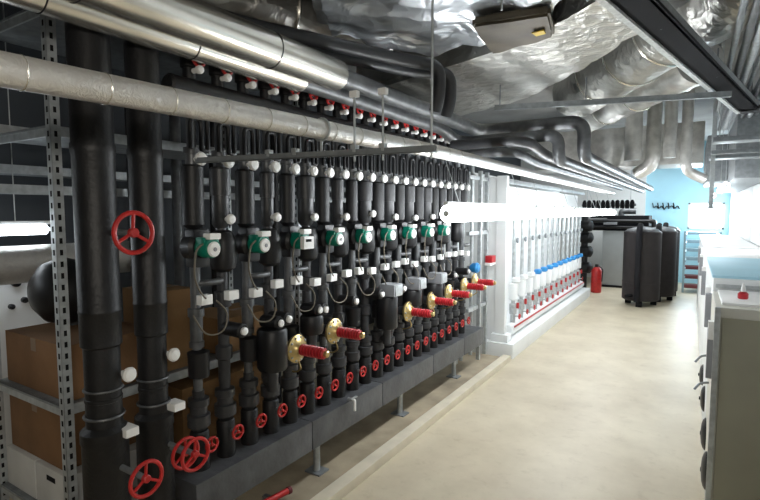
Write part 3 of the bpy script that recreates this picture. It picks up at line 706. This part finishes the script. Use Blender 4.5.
for k in range(5):
    x = -.85 + .11 * k
    part('cable', G().path([(x, 13.985, 1.92), (x + .03, 13.95, 1.80 - .03 * (k % 3)), (x + .09, 13.95, 1.86), (x + .13, 13.985, 1.78)], .012, .05, 8), DARK, t)
def tank(label, x, y, r, h):
    t = thing('buffer_tank', label, 'tank', (x, y, 0), 'dark buffer tanks at the far end')
    part('shell', G().lathe((x, y, 0), (0, 0, 1), [(.10, r * .9), (.12, r), (.42, r), (.422, r * 1.012), (.44, r * 1.012), (.442, r), (h - .12, r), (h - .11, r * 1.012), (h - .095, r * 1.012), (h - .09, r), (h - .08, r * .97)], 32), TANK, t)
    part('dome', G().lathe((x, y, 0), (0, 0, 1), [(h - .085, r * .96), (h - .04, r * .8), (h - .01, r * .45), (h, .06), (h + .01, .01)], 32), STEEL, t, 'grey domed lid')
    for k in range(3):
        a = -PI / 2 + 2 * PI * k / 3
        part('leg', G().box((x + r * .78 * math.cos(a) - .05, y + r * .78 * math.sin(a) - .05, 0), (x + r * .78 * math.cos(a) + .05, y + r * .78 * math.sin(a) + .05, .13), .008), DARK, t)
    part('front_pipe', G().path([(x - .03, y - r - .05, .10), (x - .03, y - r - .05, h - .05), (x - .03, y - r * .4, h + .03)], .05, .12, 14), DARK, t, 'dark pipe up the front of the tank')
    part('drain', G().rod((x - .12, y - r * .9, .2), (x - .2, y - r - .12, .2), .03, seg=10), DARK, t)
    return t
tank('nearest dark buffer tank with a pipe up its front', -.76, 10.25, .31, 1.43)
tank('dark buffer tank half hidden directly behind the nearest one', -.50, 10.98, .27, 1.42)
tank('slim dark buffer tank farthest back beside the stairs', -.42, 11.65, .22, 1.42)
t = thing('steel_stairs', 'blue grey steel stairs climbing to the bright far window', 'stairs', (.1, 12.8, 0))
for x in (-.12, .50):
    part('stringer', G().prism([(x - .02, 12.28), (x + .02, 12.28), (x + .02, 12.34), (x - .02, 12.34)], 0, 1.3), BLUST, t)
for k in range(7):
    z = .10 + .18 * k
    part('tread', G().box((-.11, 12.3 + .2 * k, z), (.49, 12.56 + .2 * k, z + .07), .006), DRED if k < 3 else BLUST, t, 'dark red tread' if k < 3 else None)
    if k: 
        for x in (-.10, .48): part('bracket', G().box((x - .012, 12.33, z + .01), (x + .012, 12.4 + .2 * k, z + .05)), BLUST, t)

# ---------------------------------------------------------------- machines on the right
MX0, MX1 = .125, .70
t = thing('near_machine', 'nearest cream machine cabinet with large olive grey end panel', 'machine', (.4, 3.5, 0))
part('body', G().box((MX0, 3.22, 0), (MX1, 3.86, 1.19), .008), CREAM, t)
part('end_panel', G().box((MX0 + .03, 3.212, .05), (MX1 - .02, 3.222, 1.135), .003), PANEL, t, 'olive grey end panel')
part('frame_edge', G().box((MX0 - .004, 3.205, .02), (MX0 + .022, 3.225, 1.19), .003), GALV, t, 'pale corner post')
part('top_tray', G().box((MX0 + .03, 3.3, 1.19), (MX1, 3.84, 1.205), .004), WHT, t)
part('side_rail', G().box((MX0 - .03, 3.26, .78), (MX0 + .002, 3.30, 1.06), .004), GBOX, t)
part('side_switch', G().box((MX0 - .028, 3.25, 1.0), (MX0 + .002, 3.31, 1.10), .004), WHT, t, 'white side switch')
t = thing('red_bottle', 'red squeeze bottle with white cap on the nearest machine top', 'bottle', (.262, 3.5, 1.205))
part('body', G().lathe((.262, 3.5, 1.205), (0, 0, 1), [(0, .022), (.006, .026), (.03, .026), (.042, .014)], 16), REDP, t)
part('cap', G().lathe((.262, 3.5, 1.246), (0, 0, 1), [(0, .012), (.02, .011), (.045, .005), (.05, .003)], 12), WHT, t, 'pale pointed cap')
mm = [(3.90, 5.55, 1.27, 'second machine in the row with striped side and white sheet on top'), (5.6, 7.2, 1.25, 'third white machine in the row, below the hanging steel channel'),
      (7.25, 9.2, 1.26, 'fourth white machine in the row by the wall'), (9.25, 11.4, 1.25, 'last white machine of the row, before the stairs')]
for i, (a, b, h, l) in enumerate(mm):
    t = thing('white_machine', l, 'machine', (.4, (a + b) / 2, 0), 'white machines by the wall')
    part('body', G().box((MX0 + .005, a, 0), (MX1, b, h), .012), WHTP, t)
    part('top_sheet', G().box((MX0 + .0, a + .02, h), (MX1, b - .02, h + .018), .005), WALLB if i == 0 else WHT, t)
    for k in range(3): part('front_rib', G().box((MX0 + .02, a - .012, h - .16 + .05 * k), (MX1, a, h - .135 + .05 * k), .003), GALV, t)
    part('side_handle', G().box((MX0 - .03, a + .1, h - .35), (MX0 + .006, a + .16, h - .12), .006), GBOX, t)
    part('side_switch', G().box((MX0 - .026, a + .3, h - .2), (MX0 + .006, a + .4, h - .1), .006), WHT, t)
for i, (y, z, r) in enumerate(((3.34, .22, .105), (3.72, .29, .10), (4.40, .30, .095), (5.05, .30, .09))):
    t = thing('rubber_roller', f'{ORD[i]} black rubber roller bulging from the machine row, counted from the nearest panel', 'roller', (MX0, y, z - r), 'black rollers on the machine sides')
    part('roller', G().lathe((MX0 + (0 if y < 3.9 else .005), y, z), (-1, 0, 0), [(0, r), (.006, r), (.016, r * .86), (.024, r * .6), (.029, .004)], 22), BLK2, t)
    part('hub', G().rod((MX0 - .024, y, z), (MX0 - .031, y, z), .014, seg=10), BLK2, t)
for i, (y, z) in enumerate(((3.60, .66), (3.72, .80))):
    single('side_lever', G().path([(MX0, y, z + .0), (MX0 - .045, y, z - .01), (MX0 - .075, y - .02, z - .05)], .007, .02, 8), GALVD, ['lower', 'upper'][i] + ' thin grey lever on the aisle side of the nearest machine', 'lever')
# white upright wall panels behind the machines
for k in range(8):
    y = 4.2 + 1.15 * k
    single('wall_cladding', G().box((XR - .018, y, 1.29), (XR, y + 1.1, 2.05), .005), WHTP, f'{ORD[k]} white wall cladding board behind the machines, counted from the nearest', 'panel', 'white cladding boards')

# ---------------------------------------------------------------- world and view
wd_ = bpy.data.worlds.new('world'); S.world = wd_; wd_.use_nodes = True
wd_.node_tree.nodes['Background'].inputs['Color'].default_value = (.6, .7, .8, 1); wd_.node_tree.nodes['Background'].inputs['Strength'].default_value = .1
S.view_settings.view_transform = 'Standard'; S.view_settings.look = 'None'; S.view_settings.gamma = 1; S.view_settings.use_curve_mapping = False
S.view_settings.exposure = 0.33
S.cycles.use_denoising = True
S.cycles.max_bounces = 8
